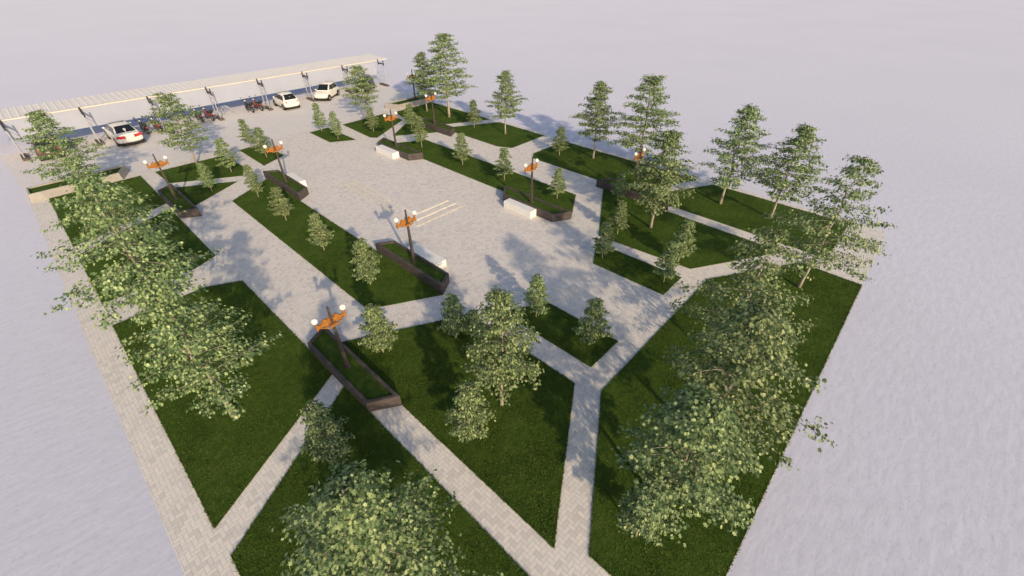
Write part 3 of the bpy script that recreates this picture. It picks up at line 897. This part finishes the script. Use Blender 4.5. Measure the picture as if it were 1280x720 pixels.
SG = 'young conical trees on the lawns'
SAPS = [
 ((5.7,12.8),2.6,'young tree right of the nearest lamp post'),
 ((8.4,11.2),2.4,'young tree left behind the central front tree, by the path'),
 ((8.0,17.4),2.7,'young tree nearest the planter by the steps, on the long left lawn'),
 ((8.0,22.2),2.4,'young tree second from the front on the long left lawn'),
 ((8.1,27.3),2.3,'young tree third from the front on the long left lawn'),
 ((8.3,32.1),2.35,'young tree at the far tip of the long left lawn'),
 ((6.4,35.5),2.15,'young tree on the small triangular lawn by the far left planter'),
 ((8.7,38.2),2.65,'young tree on the lawn under the thin trunked parking lot tree'),
 ((11.9,42.5),2.55,'young tree at the back of the left diamond lawn'),
 ((11.9,39.3),2.5,'young tree at the front of the left diamond lawn, behind a lamp'),
 ((18.5,42.4),2.6,'left one of the two young trees in front of the white hatchback'),
 ((18.4,39.1),2.5,'right one of the two young trees in front of the white hatchback'),
 ((21.8,38.5),2.3,'young tree under the pale upswept tree'),
 ((24.9,36.6),2.3,'young tree behind another one, left of the far right planter'),
 ((22.3,31.6),2.75,'young tree at the far tip of the long right lawn, below another young tree'),
 ((22.1,26.0),2.6,'young tree midway along the long right lawn, next to the plaza'),
 ((22.2,21.4),2.5,'young tree on the long right lawn left of the sunlit bench lamp'),
 ((22.4,16.5),2.25,'young tree at the near end of the long right lawn, right of the lamp'),
 ((29.1,21.5),2.4,'young tree beside the path on the right back lawn, left of a slim tree'),
 ((29.3,32.3),2.6,'young tree on the strip between the two back lawns'),
 ((21.1,10.8),2.2,'young tree at the left point of the right lawn, below the half-hidden lamp'),
 ((18.2,10.0),2.3,'young tree at the left tip of the small right lawn'),
 ((18.5,6.4),2.45,'front young tree of the overlapping pair on the right'),
 ((20.8,6.7),2.6,'rear young tree of the overlapping pair on the right'),
 ((25.0,13.2),2.1,'shaded young tree in front of the half-hidden planter'),
 ((12.1,6.6),2.55,'young tree at the near end of the small central lawn'),
 ((11.9,9.5),2.4,'young tree at the far end of the small central lawn'),
 ((5.45,7.0),2.8,'young tree left below the central front tree'),
 ((1.75,9.75),2.9,'young tree beside the lower left path, above the bottom tree'),
 ((6.5,1.1),2.8,'round young tree at the foot of the right lawn row'),
 ((9.0,10.6),1.6,'small shaded young tree half behind the central front tree'),
]
rs = random.Random(5)
for i, (loc, h, lab) in enumerate(SAPS):
    plant(['sap_a','sap_b','sap_c'][i % 3], 'young_tree', loc, h, rs.uniform(0, 6.28), lab, SG, 'young tree', rs.uniform(1.0,1.16))

# ------------------------------------------------------------------ light, sky, camera
SUN_EL = R(22.5); SH_AZ = R(68.9)     # direction in which shadows fall
d = Vector((math.cos(SH_AZ)*math.cos(SUN_EL), math.sin(SH_AZ)*math.cos(SUN_EL), -math.sin(SUN_EL)))
sl = bpy.data.lights.new('Sun', 'SUN'); sl.energy = 4.0; sl.angle = R(1.0); sl.color = (1.0,.80,.53)
so = bpy.data.objects.new('Sun', sl); link(so); so.rotation_euler = d.to_track_quat('-Z','Y').to_euler(); so.location = (0,0,40)

w = bpy.data.worlds.new('World'); scene.world = w; w.use_nodes = True
wt = w.node_tree; wt.nodes.clear()
sky = wt.nodes.new('ShaderNodeTexSky'); sky.sky_type = 'NISHITA'; sky.sun_disc = False
sky.sun_elevation = SUN_EL
sd = -d                                # towards the sun
sky.sun_rotation = math.atan2(sd.x, sd.y) % (2*PI)
sky.air_density = 1.0; sky.dust_density = 1.9; sky.ozone_density = 1.0
bg = wt.nodes.new('ShaderNodeBackground'); bg.inputs[1].default_value = .15
wo = wt.nodes.new('ShaderNodeOutputWorld')
wt.links.new(sky.outputs[0], bg.inputs[0]); wt.links.new(bg.outputs[0], wo.inputs[0])

cd = bpy.data.cameras.new('Camera'); cam = bpy.data.objects.new('Camera', cd); link(cam)
cd.sensor_width = 36; cd.lens = 536.425/1280*36; cd.clip_end = 8000; cd.clip_start = .1
cam.location = (0,0,13.419)
cam.rotation_euler = (R(90-37.604), 0, R(-47.134))
scene.camera = cam
scene.view_settings.view_transform = 'Standard'; scene.view_settings.look = 'None'
scene.view_settings.exposure = 0; scene.view_settings.gamma = 1
scene.cycles.max_bounces = 8; scene.cycles.transparent_max_bounces = 8
